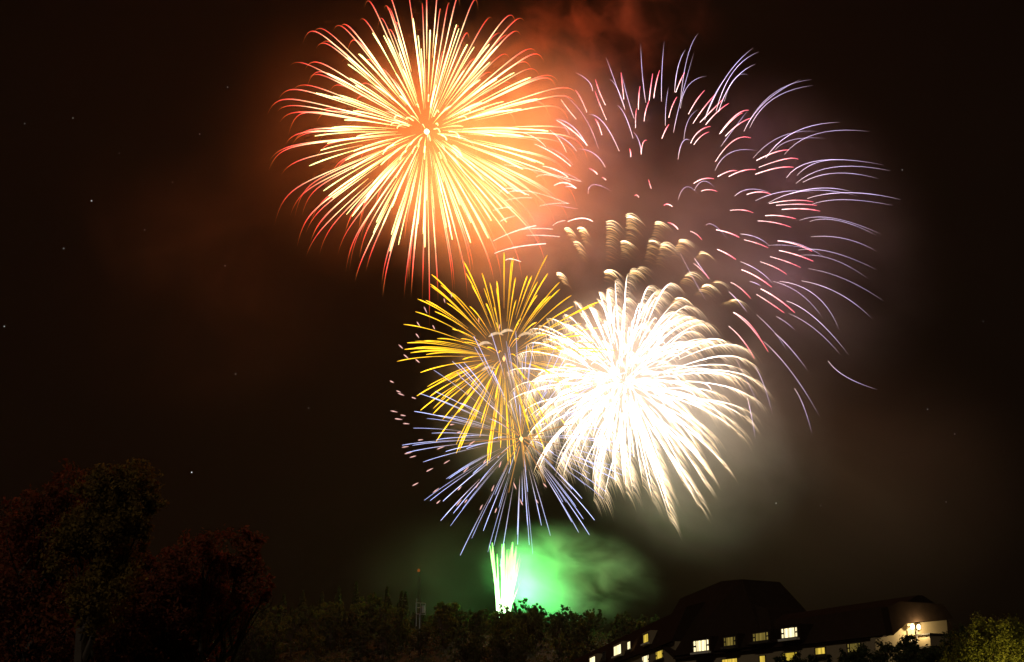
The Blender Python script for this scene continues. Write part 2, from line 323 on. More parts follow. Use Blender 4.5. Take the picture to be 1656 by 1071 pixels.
# --- F: blue burst
Bl = Burst('firework_burst', 843, 710, 575, 'thin straight pale blue burst below the yellow one')
for d in sphere_dirs(135, .9):
    R_ = 184*Bl.s*random.uniform(.8, 1.06)*(1.05 if d.x < 0 else .95)
    P = path(Bl.c, d, R_, random.uniform(.15, .45), 1, 10, k=.8, G=.05); k = random.uniform(.6, 1.05)
    cs = [mul(lerp3([(0, (.5, .28, .22)), (.3, (.95, .85, 1.1)), (.6, (1.0, 1.05, 1.75)), (1, (.95, 1.05, 1.9))], i/9), k) for i in range(10)]
    Bl.add(P, [Bl.s*k*lerp3([(0, (.22,)), (.5, (.55,)), (.95, (.62,)), (1, (.4,))], i/9)[0] for i in range(10)], cs)
for d in sphere_dirs(26, .9):
    R_ = random.uniform(45, 100)*Bl.s
    Bl.add(path(Bl.c, d, R_, .1, 1, 8, k=1, G=.06), [Bl.s*.8]*8, [mul((.6, .28, .09), 1.2-.1*i) for i in range(8)])
Bl.add([Bl.c+Vector((0, 0, x*Bl.s)) for x in (-4, -2, 0, 2, 4)], [Bl.s*q for q in (.4, 2.2, 3, 2.2, .4)], [(4, 1.8, .6)]*5, 8, 'bright_core')
Bl.finish()

# --- G: ring of short pink sparks
K = Burst('firework_burst', 815, 655, 580, 'scattered ring of tiny short pink sparks round the yellow and blue bursts')
c4 = lambda x, y: (600+x/2.0206, 370+y/2.0206)
dots = '''68,500|115,418|152,432|97,385|90,532|98,541|140,553|75,597|105,610|90,622|115,637|162,690|112,713|122,733|137,745|192,788|145,835|152,350|155,312|240,235|262,215|205,322|178,265|248,762|228,716|220,893|212,855|290,848|311,787|287,895|310,890|360,910|347,838|398,848|408,920|470,840|491,893|542,890|568,838|372,760|422,770|287,665|288,477|352,300|420,320|330,700|265,640'''
for q in dots.split('|'):
    x, y = c4(*map(float, q.split(','))); dx, dy = x-815, y-655; l = math.hypot(dx, dy); ln = random.uniform(3.5, 6.5)
    a = math.atan2(dy, dx) + (.25 if dx < 0 else -.25); sd = random.choice((-1, 1))
    p = [K.shell(x+math.cos(a)*ln*u, y+math.sin(a)*ln*u+.15*u*u, 200, sd) for u in (-1, -.4, .2, .6, 1)]
    K.add(p, [K.s*z for z in (.4, .85, .95, .9, .4)], [mul((1.0, .55, .48), z) for z in (.6, 1, 1.1, 1, .6)], 5, 'spark')
K.finish()

# --- H: green comets rising from the hill
Gm = Burst('firework_fountain', 815, 992, 625, 'blazing green white comets shooting up from behind the hilltop trees')
rise = '''808,988,792,881,1.5|806,999,796,878,1.8|807,975,804,896,1.2|812,990,812,880,1.7|813,999,815,879,1.8|816,999,820,889,1.4|818,999,829,877,2.4|821,999,835,884,2.4|817,999,826,888,2.8|820,990,831,895,2.8|811,990,797,906,1.4|815,999,822,900,2.6|823,990,838,905,2.2'''
for q in rise.split('|'):
    a, b, c, d, w = map(float, q.split(','))
    dy = random.uniform(-6, 6); p0, p1 = at(a, b, 625+dy*.3), at(c, d, 625+dy)
    n = 10; P = [p0.lerp(p1, i/(n-1)) + Vector((0, 0, 0)) for i in range(n)]
    cs = [mul(lerp3([(0, (3, 5, 2.4)), (.5, (1.7, 4.0, 1.2)), (.9, (1.2, 3.4, .7)), (1, (.6, 2, .35))], i/9), 1.0) for i in range(n)]
    Gm.add(P, [Gm.s*w*lerp3([(0, (1.25,)), (.5, (1.1,)), (.9, (.8,)), (1, (.35,))], i/9)[0] for i in range(n)], cs, 6, 'comet_trail')

# the light each burst throws
KP = 1.0
def burst_lights(b, col, power, n, Rpx, off=(0, 0), soft=9):
    for d in sphere_dirs(n, .3):
        lamp(b.root, b.c + d*Rpx*b.s + RGT*off[0]*b.s + UP*off[1]*b.s, col, KP*power/n, soft)
burst_lights(A, (1, .19, .026), 16e5, 32, 150, (35, -22), 16)
burst_lights(B, (.72, .30, .52), 1.3e5, 16, 220)
burst_lights(Wt, (1, .74, .52), 2.3e5, 24, 120)
burst_lights(Y_, (1, .45, .08), 0.7e5, 5, 80)
burst_lights(Bl, (1, .5, .28), 0.5e5, 6, 35)
for (px, py, k, rr) in ((819, 968, .3, 7), (826, 945, .3, 9), (832, 910, .2, 9), (850, 962, .35, 12)):
    lamp(Gm.root, at(px, py, 628), (.10, 1, .20), KP*3.2e5*k, rr)
for i in range(16):
    u = random.random(); x0 = 815+random.uniform(-5, 8); x1 = x0 + (x0-814)*2.2 + random.uniform(-6, 8); y1 = random.uniform(886, 950); Yd = 625+random.uniform(-8, 8)
    pp = [at(x0+(x1-x0)*w+math.sin(w*5+i)*.6, 990+(y1-990)*w, Yd) for w in (0, .2, .4, .6, .8, 1)]
    Gm.add(pp, [Gm.s*z*random.uniform(.4, .9) for z in (.9, 1, 1, .9, .7, .3)], [mul((1.6, 3.4, 1.1), z) for z in (2, 1.6, 1.3, 1, .8, .4)], 5, 'comet_trail')

Gm.finish()
# ------------------------------------------------------------------ smoke and haze
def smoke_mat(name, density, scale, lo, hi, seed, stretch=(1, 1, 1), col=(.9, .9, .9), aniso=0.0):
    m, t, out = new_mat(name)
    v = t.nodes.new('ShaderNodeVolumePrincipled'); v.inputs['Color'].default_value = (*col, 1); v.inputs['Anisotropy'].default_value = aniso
    tc = t.nodes.new('ShaderNodeTexCoord')
    ln = t.nodes.new('ShaderNodeVectorMath'); ln.operation = 'LENGTH'; t.links.new(tc.outputs['Object'], ln.inputs[0])
    fa = t.nodes.new('ShaderNodeMapRange'); fa.interpolation_type = 'SMOOTHERSTEP'
    fa.inputs[1].default_value = 1.0; fa.inputs[2].default_value = 0.05; fa.inputs[3].default_value = 0; fa.inputs[4].default_value = 1
    t.links.new(ln.outputs['Value'], fa.inputs[0])
    mp = t.nodes.new('ShaderNodeMapping'); mp.inputs['Scale'].default_value = stretch; mp.inputs['Location'].default_value = (seed*3.1, seed*1.7, seed*.9)
    n = t.nodes.new('ShaderNodeTexNoise'); n.inputs['Scale'].default_value = scale; n.inputs['Detail'].default_value = 7; n.inputs['Roughness'].default_value = .58; n.inputs['Distortion'].default_value = .9
    t.links.new(tc.outputs['Object'], mp.inputs[0]); t.links.new(mp.outputs[0], n.inputs['Vector'])
    mr = t.nodes.new('ShaderNodeMapRange'); mr.inputs[1].default_value = lo; mr.inputs[2].default_value = hi; mr.interpolation_type = 'SMOOTHSTEP'
    t.links.new(n.outputs[0], mr.inputs[0])
    mu = t.nodes.new('ShaderNodeMath'); mu.operation = 'MULTIPLY'; t.links.new(fa.outputs[0], mu.inputs[0]); t.links.new(mr.outputs[0], mu.inputs[1])
    m2 = t.nodes.new('ShaderNodeMath'); m2.operation = 'MULTIPLY'; m2.inputs[1].default_value = density; t.links.new(mu.outputs[0], m2.inputs[0])
    t.links.new(m2.outputs[0], v.inputs['Density']); t.links.new(v.outputs[0], out.inputs['Volume'])
    m.cycles.volume_sampling = 'MULTIPLE_IMPORTANCE'
    return m
def smoke(px, py, Y, rx, rz, ry, tilt, density, scale, lo, hi, label, stretch=(1, 1, 1), **k):
    c = at(px, py, Y); s = mpp(c); m = MB(); n1, n2 = 24, 14
    for i in range(n2+1):
        for j in range(n1):
            a = math.pi*i/n2; b = 2*math.pi*j/n1; m.v.append((math.sin(a)*math.cos(b), math.sin(a)*math.sin(b), math.cos(a))); m.c.append((1,1,1))
    for i in range(n2):
        for j in range(n1): q = (j+1) % n1; m.f.append((i*n1+j, (i+1)*n1+j, (i+1)*n1+q, i*n1+q)); m.m.append(0)
    o = m.build('smoke', smoke_mat('drifting_smoke', density, scale, lo, hi, random.uniform(0, 9), stretch, **k))
    o.location = c; o.scale = (rx*s, ry*s, rz*s); o.rotation_euler = (0, -R(tilt), 0)
    return tag(o, label, 'smoke', kind='stuff')
smoke(850, 275, 650, 280, 300, 200, 10, .032, 1.8, .25, .72, 'orange lit smoke behind the red tipped gold burst')
smoke(960, 50, 640, 260, 140, 120, 15, .014, 3.2, .44, .68, 'dim smoke tinted with red firework light, drifting above and right of the gold burst', (1.6, 1, .8), col=(.9, .38, .22))  # red light of the stars put into the smoke colour
smoke(1210, 400, 650, 370, 350, 200, -30, .0135, 1.7, .3, .75, 'violet brown smoke hanging behind the sparse violet burst')
smoke(1130, 700, 620, 270, 260, 200, -20, .022, 1.8, .3, .72, 'pale brown smoke to the lower right of the white burst')
smoke(1005, 600, 600, 190, 190, 170, 0, .022, 1.5, .1, .6, 'bright smoke glowing inside the white burst')
smoke(922, 928, 640, 175, 95, 150, -8, .045, 2.3, .36, .70, 'green lit and green tinted smoke drifting right from the rising comets', col=(.62, .9, .66))  # green light of the comets partly put into the smoke colour
smoke(885, 965, 636, 100, 55, 80, -15, .05, 1.6, .25, .6, 'thick bright green smoke behind the hilltop trees')
smoke(845, 920, 632, 60, 80, 60, 10, .03, 1.6, .2, .6, 'pale green smoke beside the rising comets')
smoke(690, 225, 630, 240, 240, 200, 0, .006, 1.6, .2, .8, 'thin orange smoke filling the gold burst')
smoke(825, 640, 600, 170, 200, 120, 0, .014, 1.8, .25, .75, 'thin brown smoke behind the yellow and blue bursts')
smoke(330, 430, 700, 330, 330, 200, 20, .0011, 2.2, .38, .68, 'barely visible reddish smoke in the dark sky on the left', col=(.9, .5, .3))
smoke(600, 220, 640, 330, 300, 220, 0, .0030, 1.3, .2, .8, 'faint smoke tinted red for the glow left of the gold burst', col=(.9, .55, .35))  # red glow of the gold burst put into the smoke colour
smoke(1340, 790, 640, 420, 330, 260, 0, .003, 1.2, .2, .8, 'faint brown tinted smoke added to lift the dark sky above the hotel', col=(.9, .72, .55))  # added smoke, lifts the lower right sky with a brown glow
smoke(710, 930, 640, 200, 130, 150, 10, .0015, 1.5, .2, .8, 'faint green smoke left of the rising comets')

hm = MB(); hm.box((-900, -60, -1.0), (1900, 0, 0), (0, 1160, 0), (0, 0, 520))
m, t, out = new_mat('night_haze'); v = t.nodes.new('ShaderNodeVolumePrincipled'); v.inputs['Density'].default_value = .00004; v.inputs['Color'].default_value = (.9, .74, .55, 1)  # brown of the sky glow partly put into the haze colour
t.links.new(v.outputs[0], out.inputs['Volume'])
tag(hm.build('haze', m), 'thin brown tinted night haze lit by the fireworks', 'haze', kind='stuff')

# ------------------------------------------------------------------ stars
M_STAR = emit('starlight', (.9, .95, 1), 1.0)
def star(px, py, k):
    p = at(px, py, 4000); s = mpp(p); m = MB(); r = s*(.5+.5*k)
    m.tube([p+Vector((0, 0, z*r)) for z in (-1, -.5, 0, .5, 1)], [r*q for q in (.1, .86, 1, .86, .1)], [mul((.9, .95, 1.0), .5+.7*k)]*5, 6)
    o = m.build('star', GLOW, None, org=tuple(p), colour=True); o.location = p; return o
for px, py, k in ((118,191,.4),(40,200,.5),(323,217,.5),(193,248,.2),(368,141,.5),(279,295,.4),(148,325,.9),(234,372,.3),(103,402,.6),(364,430,.4),(7,528,.7),(381,605,.6),(499,660,.4)):
    tag(star(px, py, k), 'faint tiny star in the dark sky left of the gold burst', 'star', 'stars left of the fireworks')
tag(star(310, 764, 1), 'small bright star low in the sky just above the left trees', 'star')
for px, py, k in ((1459,275,.5),(1500,662,.4),(1544,702,.5),(1530,812,.4),(1327,818,.3),(1590,520,.2)):
    tag(star(px, py, k), 'faint tiny star in the dark sky right of the violet burst', 'star', 'stars right of the fireworks')
tag(star(1255, 814, 1), 'bright yellowish star above the dark hotel tower', 'star')

# ------------------------------------------------------------------ trees
def leaf(m, p, s, up=.0):
    n = Vector((random.gauss(0,1), random.gauss(0,1), random.gauss(0,1)+up)).normalized()
    a = n.cross(Vector((random.gauss(0,1), random.gauss(0,1), random.gauss(0,1)))).normalized(); b = n.cross(a)
    a = a*s; b = b*s*.6
    m.face([p-a, p-b*.9+a*.1, p+a, p+b*.9+a*.1])
def rnd_dir():
    return Vector((random.gauss(0,1), random.gauss(0,1), random.gauss(0,1))).normalized()
def limb(m, a, b, r0, r1, n=6, wig=.06):
    L = (b-a).length; pts = [a.lerp(b, i/(n-1)) + (rnd_dir()*L*wig if 0 < i < n-1 else Vector()) for i in range(n)]
    m.tube(pts, [r0+(r1-r0)*i/(n-1) for i in range(n)], [(1,1,1)]*n, 6); return pts
def tree_parts(base, blobs, nleaf, ls, trunk_r, fork):
    tm, cm = MB(), MB()
    P = limb(tm, base, fork, trunk_r, trunk_r*.7, 7, .02)
    for c, r in blobs:
        a = limb(tm, fork.lerp(base, random.uniform(0, .25)), c, trunk_r*.4, trunk_r*.10, 6, .07)
        for _ in range(4): limb(tm, a[random.randint(2, 4)], c+rnd_dir()*r*.85, trunk_r*.12, trunk_r*.02, 5, .08)
    tot = sum(r*r for _, r in blobs)
    for c, r in blobs:
        k = int(nleaf*r*r/tot); nc = max(3, k//45)
        for _ in range(nc):      # twigs of leaves, leaving gaps between
            q = c + rnd_dir()*r*(random.random()**.45)*1.05; cr = r*random.uniform(.2, .42)
            for _ in range(45): leaf(cm, q + rnd_dir()*cr*(random.random()**.5)*random.uniform(.6, 1.3), ls*random.uniform(.6, 1.3), .5)
    return tm, cm
def tree(name, base, blobs, nleaf, ls, tr, fork, mat, label, cat='tree', group=None):
    tm, cm = tree_parts(base, blobs, nleaf, ls, tr, fork)
    r = empty(name, base, label, cat, group); tm.build('trunk', M_BARK, r); cm.build('crown', mat, r); return r
def px_blobs(lst, Y, dj):
    out = []
    for px, py, rp in lst:
        p = at(px, py, Y+random.uniform(-dj, dj)); out.append((p, rp*mpp(p)))
    return out
L_RED = leaf_mat('red_maple_leaves', (.27, .06, .028), (.17, .075, .028))
L_OLIVE = leaf_mat('olive_maple_leaves', (.25, .16, .035), (.17, .11, .03))
L_GREEN = leaf_mat('green_leaves', (.06, .085, .02), (.10, .11, .025))
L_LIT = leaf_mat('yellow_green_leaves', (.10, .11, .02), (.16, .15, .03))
L_DARK = leaf_mat('dark_green_leaves', (.035, .05, .02), (.05, .06, .022))
L_CONE = leaf_mat('cedar_needles', (.035, .045, .018), (.05, .055, .02), .2)
tree('maple_tree', Vector((-15.5, 46, 0)), px_blobs([(80,812,42),(115,796,40),(40,850,50),(15,905,60),(100,870,55),(60,960,75),(140,930,55),(30,1035,80),(130,1010,70),(0,980,60),(180,1050,70),(90,1065,80)], 46, 1.2), 34000, .075, .3, Vector((-15.4, 46, 4.5)), L_RED, 'dark reddish maple at the far left edge')
tree('maple_tree', Vector((-12.6, 43, 0)), px_blobs([(212,784,42),(238,818,28),(170,800,44),(190,840,48),(220,868,25),(150,850,45),(120,880,50),(185,925,45),(160,975,50)], 43, .9), 24000, .07, .25, Vector((-12.8, 43, 5.5)), L_OLIVE, 'olive leaved maple, tallest of the trees on the left')
tree('maple_tree', Vector((-10.4, 48, 0)), px_blobs([(300,915,45),(352,892,38),(400,880,28),(405,930,32),(340,950,55),(280,980,60),(250,1035,70),(378,985,40),(320,1015,55),(430,962,18),(200,1000,60),(400,960,30),(240,915,25),(230,960,45),(290,1060,70),(190,1065,60)], 48, 1.2), 36000, .075, .25, Vector((-10.4, 48, 3.6)), L_RED, 'lower reddish brown maple right of the olive one')

# wood on the hill: six kinds of tree, copied
def kind_round(h, w, nb, mat, ls, nleaf):
    blobs = []
    for i in range(nb):
        a = random.uniform(0, 6.28); q = random.random(); z = h*(.10+.78*q); rr = w*.5*math.sqrt(max(.1, 1-(abs(q-.35)/.75)**2))*random.uniform(.3, .8)
        blobs.append((Vector((rr*math.cos(a), rr*math.sin(a), z)), w*random.uniform(.16, .27)))
    return tree_parts(Vector((0,0,-1)), blobs, nleaf, ls, .3, Vector((0, 0, h*.4))) + (mat,)
def kind_cone(h, w, mat):
    tm, cm = MB(), MB(); limb(tm, Vector((0,0,-1)), Vector((0,0,h*.97)), .3, .04, 7, .004)
    for i in range(1500):
        u = random.random()**.8; z = h*(.12+.88*u); r = w*.5*(1-u)**.8*math.sqrt(random.random())*(1+.25*math.sin(z*3.1)); a = random.uniform(0, 6.28)
        leaf(cm, Vector((r*math.cos(a), r*math.sin(a), z)), .5*random.uniform(.5, 1.1))
    return tm, cm, mat
kinds = [('broadleaf_tree', kind_round(12, 9, 16, L_DARK, .34, 2600)), ('broadleaf_tree', kind_round(9, 9, 14, L_DARK, .34, 2300)), ('broadleaf_tree', kind_round(14, 8, 16, L_GREEN, .34, 2300)),
         ('cedar_tree', kind_cone(15, 5, L_CONE)), ('cedar_tree', kind_cone(18, 5.5, L_CONE)), ('bushy_tree', kind_round(7, 9, 12, L_GREEN, .32, 2000))]
db = []
for i in range(30):
    q = rnd_dir()*random.random()**.4; db.append((Vector((q.x*5, q.y*5, 6.6+q.z*4.6)), random.uniform(1.1, 1.8)))
kinds.append(('broadleaf_tree', tree_parts(Vector((0,0,-1)), db, 6500, .3, .35, Vector((0,0,4))) + (L_DARK,)))
KM = [(nm, tm.mesh('trunk', M_BARK), cm.mesh('crown', mt)) for nm, (tm, cm, mt) in kinds]
def plant(ki, p, sc, label, group=None, yaw=None):
    nm, a, b = KM[ki]; r = empty(nm, p, label, 'tree', group); r.scale = (sc, sc, sc*random.uniform(.9, 1.1)); r.rotation_euler.z = random.uniform(0, 6.28) if yaw is None else yaw
    link(bpy.data.objects.new('trunk', a), r); link(bpy.data.objects.new('crown', b), r); return r
def top_y(p, h): # image row of a tree top
    q = Vector((p.x, p.y, p.z+h)) - CAM; return CY - F*q.dot(UP)/q.dot(FWD), CX + F*q.dot(RGT)/q.dot(FWD)
sky_line = [(250,985),(330,965),(450,958),(540,950),(640,950),(700,968),(760,978),(800,992),(830,992),(860,988),(900,988),(960,985),(1010,994),(1060,1002),(1120,1015),(1200,1030)]
def line_y(px):
    for (a, ya), (b, yb) in zip(sky_line, sky_line[1:]):
        if a <= px <= b: return ya+(yb-ya)*(px-a)/(b-a)
    return 1030
LAB = {'broadleaf_tree': 'dark round headed tree in the wood on the hill', 'cedar_tree': 'dark pointed cedar in the wood on the hill', 'bushy_tree': 'low bushy tree in the wood on the hill'}
GRP = {'broadleaf_tree': 'round headed trees on the hill', 'cedar_tree': 'cedars on the hill', 'bushy_tree': 'bushy trees on the hill'}
HH = [12, 9, 14, 15, 18, 7, 12]
cnt = 0
for trial in range(1500):
    if cnt >= 270: break
    px = random.uniform(290, 1150); Yd = random.uniform(460, 610)
    x = (px-CX)/F*Yd*1.0; z = hill_z(x, Yd); p = Vector((x, Yd, z))
    ki = random.choice((3, 4, 3, 0, 2)) if px < 680 and Yd > 545 else random.choice((0, 1, 2, 5, 0, 1))
    sc = random.uniform(.75, 1.2); ty, tx = top_y(p, HH[ki]*sc); by, _ = top_y(p, 0)
    if ty > 1078: continue
    if 648 < tx < 706 and Yd < 565 and ty < 1003: continue
    lim = line_y(tx)
    if ty < lim-3:
        need = sc*(by-lim)/max(by-ty, 1); 
        if need < .45: continue
        sc = need
    nm = KM[ki][0]; plant(ki, p, sc, LAB[nm], GRP[nm]); cnt += 1
print('hill trees', cnt)
for px, Yd, ki, top in ((500,606,3,953),(530,606,4,949),(556,609,3,952),(583,606,4,948),(612,609,3,953),(632,606,4,951),(470,606,3,956),(655,607,3,956),(430,607,4,960),(395,607,3,963)):
    x = (px-CX)/F*Yd*1.02; p = Vector((x, Yd, hill_z(x, Yd))); by, _ = top_y(p, 0); ty, _ = top_y(p, HH[ki]); plant(ki, p, max(.5, (by-top)/(by-ty)), LAB['cedar_tree'], GRP['cedar_tree'])
def crest_tree(px, top, Yd, ki, label):
    d = at(px, top, Yd); z = hill_z(d.x, Yd); return plant(ki, Vector((d.x, Yd, z)), max(.4, (d.z-z)/HH[ki]), label)
crest_tree(852, 970, 575, 6, 'round tree silhouetted against the bright green smoke')
crest_tree(916, 979, 577, 1, 'wide open crowned tree right of the round silhouetted one')
crest_tree(962, 983, 577, 6, 'domed dark tree at the right end of the green smoke')
crest_tree(818, 989, 580, 5, 'low bushy tree right in front of the foot of the green comets')
crest_tree(1005, 994, 582, 1, 'low dark tree between the green smoke and the hotel roof')

um = MB()
for _ in range(26000):
    yq = random.uniform(430, 640); px = random.uniform(250, 1180); x = (px-CX)/F*yq*1.03
    leaf(um, Vector((x, yq, hill_z(x, yq)+random.random()**2*2.2)), random.uniform(.4, 1.0), 1)
tag(um.build('undergrowth', L_DARK), 'dark undergrowth covering the hillside between the trees', 'undergrowth', kind='stuff')
# ------------------------------------------------------------------ mast and relay frame on the hill
p = at(677, 1000, 560); top = at(677, 925, 560); z0 = hill_z(p.x, 560); s = mpp(p)
r = empty('radio_mast', Vector((p.x, 560, z0)), 'thin lattice mast with a red lamp on the wooded hill', 'mast')
m = MB()
for dx, dy in ((-1,-1),(1,-1),(1,1),(-1,1)): limb(m, Vector((p.x+dx*1.1, 560+dy*1.1, z0)), Vector((p.x+dx*.35, 560+dy*.35, top.z)), .09, .06, 3, 0)
H = top.z-z0
for i in range(12):
    a, b = z0+H*i/12, z0+H*(i+1)/12; wa, wb = 1.1-.75*i/12, 1.1-.75*(i+1)/12
    for sx in (-1, 1):
        limb(m, Vector((p.x-wa*sx, 560-wa, a)), Vector((p.x+wb*sx, 560-wb, b)), .05, .05, 2, 0); limb(m, Vector((p.x+wa*sx, 560+wa, a)), Vector((p.x-wb*sx, 560+wb, b)), .05, .05, 2, 0)
m.build('lattice', M_TRIM, r)
m = MB(); m.tube([top+Vector((0,0,z)) for z in (0, .3, .9, 1.2)], [.4, .55, .5, .2], [(.22, .055, .01)]*4, 8); m.build('warning_lamp', GLOW, r, colour=True)
Yp = 520; c = at(678, 988, Yp); s = mpp(c); zg = hill_z(c.x, Yp)
r = empty('equipment_tower', Vector((c.x, Yp, zg)), 'pale metal equipment frame on a post below the mast', 'tower')
m = MB()
def pxbar(m, x0, y0, x1, y1, w, Y): limb(m, at(x0, y0, Y), at(x1, y1, Y), w, w, 2, 0)
for Yq in (Yp, Yp+2.4):
    for a in ((673,975,688,976),(673,993,688,994),(673,975,673,993),(680,975,680,993),(688,976,688,994),(673,983,680,983)): pxbar(m, *a, .13, Yq)
for x, y in ((673,975),(688,976),(673,993),(688,994)): limb(m, at(x, y, Yp), at(x, y, Yp)+Vector((0, 2.4, 0)), .1, .1, 2, 0)
m.build('frame', M_METAL, r)
m = MB(); a = at(674, 968, Yp+1); limb(m, Vector((a.x, Yp+1, zg)), a, .2, .1, 3, 0); b = at(679, 994, Yp+1); limb(m, Vector((b.x, Yp+1, zg)), b, .22, .22, 3, 0); m.build('post', M_METAL, r)
m = MB(); q = at(681, 991, Yp+.5); m.box(q, (1.3, 0, 0), (0, 1, 0), (0, 0, 2.6)); m.build('cabinet', M_METAL, r)

# ------------------------------------------------------------------ hotel
def hvec(a): return Vector((-math.sin(a), math.cos(a), 0))
uR = hvec(R(27.5)); nR = Vector((-uR.y, uR.x, 0)); nR = nR if nR.x < 0 else -nR        # along the right wing (away, left) and its outward normal
uL = hvec(R(6.2)); nL = Vector((-uL.y, uL.x, 0)); nL = nL if nL.x < 0 else -nL
b0 = R(11); PR = Vector((200*math.sin(b0), 200*math.cos(b0), 0))
def xz(px, o, n): return on_plane(px, 1040, o, n)
corner = xz(1092, PR, nR); corner.z = 0; rend = xz(1432, PR, nR); rend.z = 0
PL = corner
hotel = empty('hotel', Vector((corner.x, corner.y, 0)), 'large dark mansard roofed hotel with lit windows at the lower right', 'hotel')
LIT = curtain_mat('lit_room_white', (1, .84, .45), 2.3, 2.2); LITY = curtain_mat('lit_room_yellow', (1, .70, .09), 1.0, 2.6)
LIT.cycles.emission_sampling = 'FRONT'
DIM = curtain_mat('drawn_curtain', (.26, .19, .04), 1.0, 3.0); LEAFY = curtain_mat('yellow_blind', (.7, .5, .05), 1.0, 2.0)
M_GLASS = solid('dark_window_glass', (.02, .02, .02), .15)
DEP = 10.6
class Facade:
    def __init__(s, o, u, n): s.o, s.u, s.n = o, u, n
    def uz(s, px, py, off=0):
        p = on_plane(px, py, s.o + s.n*off, s.n); return (p-s.o).dot(s.u), p.z
    def pt(s, u, z, off=0): return s.o + s.u*u + s.n*off + Vector((0, 0, z))
def window(f, x0, x1, y0, y1, mat, off, side=True, lit_sill=True):
    ym = (y0+y1)/2; u1, _ = f.uz(x0, ym, off); u0, _ = f.uz(x1, ym, off); _, zt = f.uz((x0+x1)/2, y0, off); _, zb = f.uz((x0+x1)/2, y1, off)
    w = u1-u0; h = zt-zb; fr = .12
    m = MB(); B_ = lambda a, b, c, d, o0, o1: m.box(f.pt(a, c, o0), f.u*(b-a), f.n*(o1-o0), Vector((0, 0, d-c)))
    B_(u0-fr, u1+fr, zt, zt+fr, off-.05, off+.12); B_(u0-fr, u1+fr, zb-fr, zb, off-.05, off+.12); B_(u0-fr, u0, zb, zt, off-.05, off+.12); B_(u1, u1+fr, zb, zt, off-.05, off+.12)
    sw = w*.14
    if side:
        for a in (u0+sw, u1-sw-.14): B_(a, a+.14, zb, zt, off-.04, off+.09)
        for a, b in ((u0, u0+sw), (u1-sw, u1)): B_(a, b, zb+h*.42, zb+h*.58, off-.04, off+.09)
    fo = m.build('window', M_TRIM, hotel)
    m = MB(); m.face([f.pt(u0, zb, off+.01), f.pt(u1, zb, off+.01), f.pt(u1, zt, off+.01), f.pt(u0, zt, off+.01)]); link_p(m, 'pane', mat, fo)
    m = MB(); m.box(f.pt(u0-.3, zb-.42, off-.05), f.u*(w+.6), f.n*.55, Vector((0, 0, .26))); link_p(m, 'sill', M_SILL if lit_sill else M_TRIM, fo)  # pale colour paints light on sills under bright windows, other sills dark
    return u0, u1, zb, zt
def link_p(m, name, mat, par):
    o = bpy.data.objects.new(name, m.mesh(name, mat, tuple(hotel.location))); COL.objects.link(o); o.parent = par; return o
fR, fL = Facade(corner, uR, nR), Facade(corner, uL, nL)
u_end, _ = fR.uz(1432, 1040); z_eR = fR.uz(1240, 1050)[1]; z_tR = fR.uz(1340, 993, -2.2)[1]
uLend = fL.uz(915, 1080)[0]
z_eL = fL.uz(1085, 1040)[1]; z_tL = fL.uz(1060, 1005, -2.0)[1]
print('hotel', u_end, uLend, z_eR, z_tR, z_eL, z_tL)
z_e = z_eR; 
# walls (below the mansard)
m = MB(); a, b = fR.pt(u_end, 0), fR.pt(0, 0); m.prism([a, b, b-nR*DEP, a-nR*DEP], [q+Vector((0,0,z_e)) for q in (a, b, b-nR*DEP, a-nR*DEP)]); m.build('wall', M_WALL, hotel)
m = MB(); a, b = fL.pt(.1, 0), fL.pt(uLend, 0); m.prism([a, b, b-nL*DEP, a-nL*DEP], [q+Vector((0,0,z_eL)) for q in (a, b, b-nL*DEP, a-nL*DEP)]); m.build('wall', M_WALL, hotel)
# mansard roofs
def mansard(f, ua, ub, z0, z1, inset, ov, ridge):
    m = MB(); Z = lambda z: Vector((0, 0, z))
    lo = [f.pt(ua, z0, ov), f.pt(ub, z0, ov), f.pt(ub, z0, -DEP-ov), f.pt(ua, z0, -DEP-ov)]
    mid = [f.pt(ua, z1, -inset), f.pt(ub, z1, -inset), f.pt(ub, z1, -DEP+inset), f.pt(ua, z1, -DEP+inset)]
    m.prism(lo, mid); bt = [q+Z(.005) for q in mid]
    rd = [f.pt(ua, z1+ridge, -DEP/2+.4), f.pt(ub, z1+ridge, -DEP/2+.4), f.pt(ub, z1+ridge, -DEP/2-.4), f.pt(ua, z1+ridge, -DEP/2-.4)]
    m.prism(bt, rd); m.mi = 0
    return m.build('roof', M_ROOF, hotel)
mansard(fR, u_end-1.15, 0, z_e+.03, z_tR, 2.2, .55, 1.2)
mansard(fL, .2, uLend, z_eL+.03, z_tL, 2.0, .55, .8)
# tower in the bend
Zv = lambda p, z: Vector((p.x, p.y, z))
def tp(px, py, Y): return at(px, py, Y)
t1, t2, t3 = tp(1100, 968, 236), tp(1167, 940, 221), tp(1200, 937, 214)
bb = [Zv(fL.pt(13, 0, .3), z_eL+1.0), Zv(fR.pt(-.3, 0, .65), z_e+.5), Zv(fR.uz and fR.pt(fR.uz(1240, 1000)[0], 0, .65), z_e+.5), Zv(fR.pt(fR.uz(1240, 1000)[0], 0, -13), z_e+.5), Zv(fL.pt(13, 0, -13), z_eL+1.0)]
m = MB(); t4 = t3 - nR*7; t5 = t1 - nL*6; t4.z = t3.z; t5.z = t1.z
m.prism(bb, [t1, t2, t3, t4, t5]); m.build('tower', M_ROOF, hotel)
uA, uB = fR.uz(1212, 1000)[0], fR.uz(1257, 1000)[0]
q0 = [fR.pt(uA, z_e+.8, .75), fR.pt(uB, z_e+.8, .75), fR.pt(uB, z_e+.8, -9), fR.pt(uA, z_e+.8, -9)]
s1, s2 = tp(1216, 976, 210), tp(1241, 985, 206)
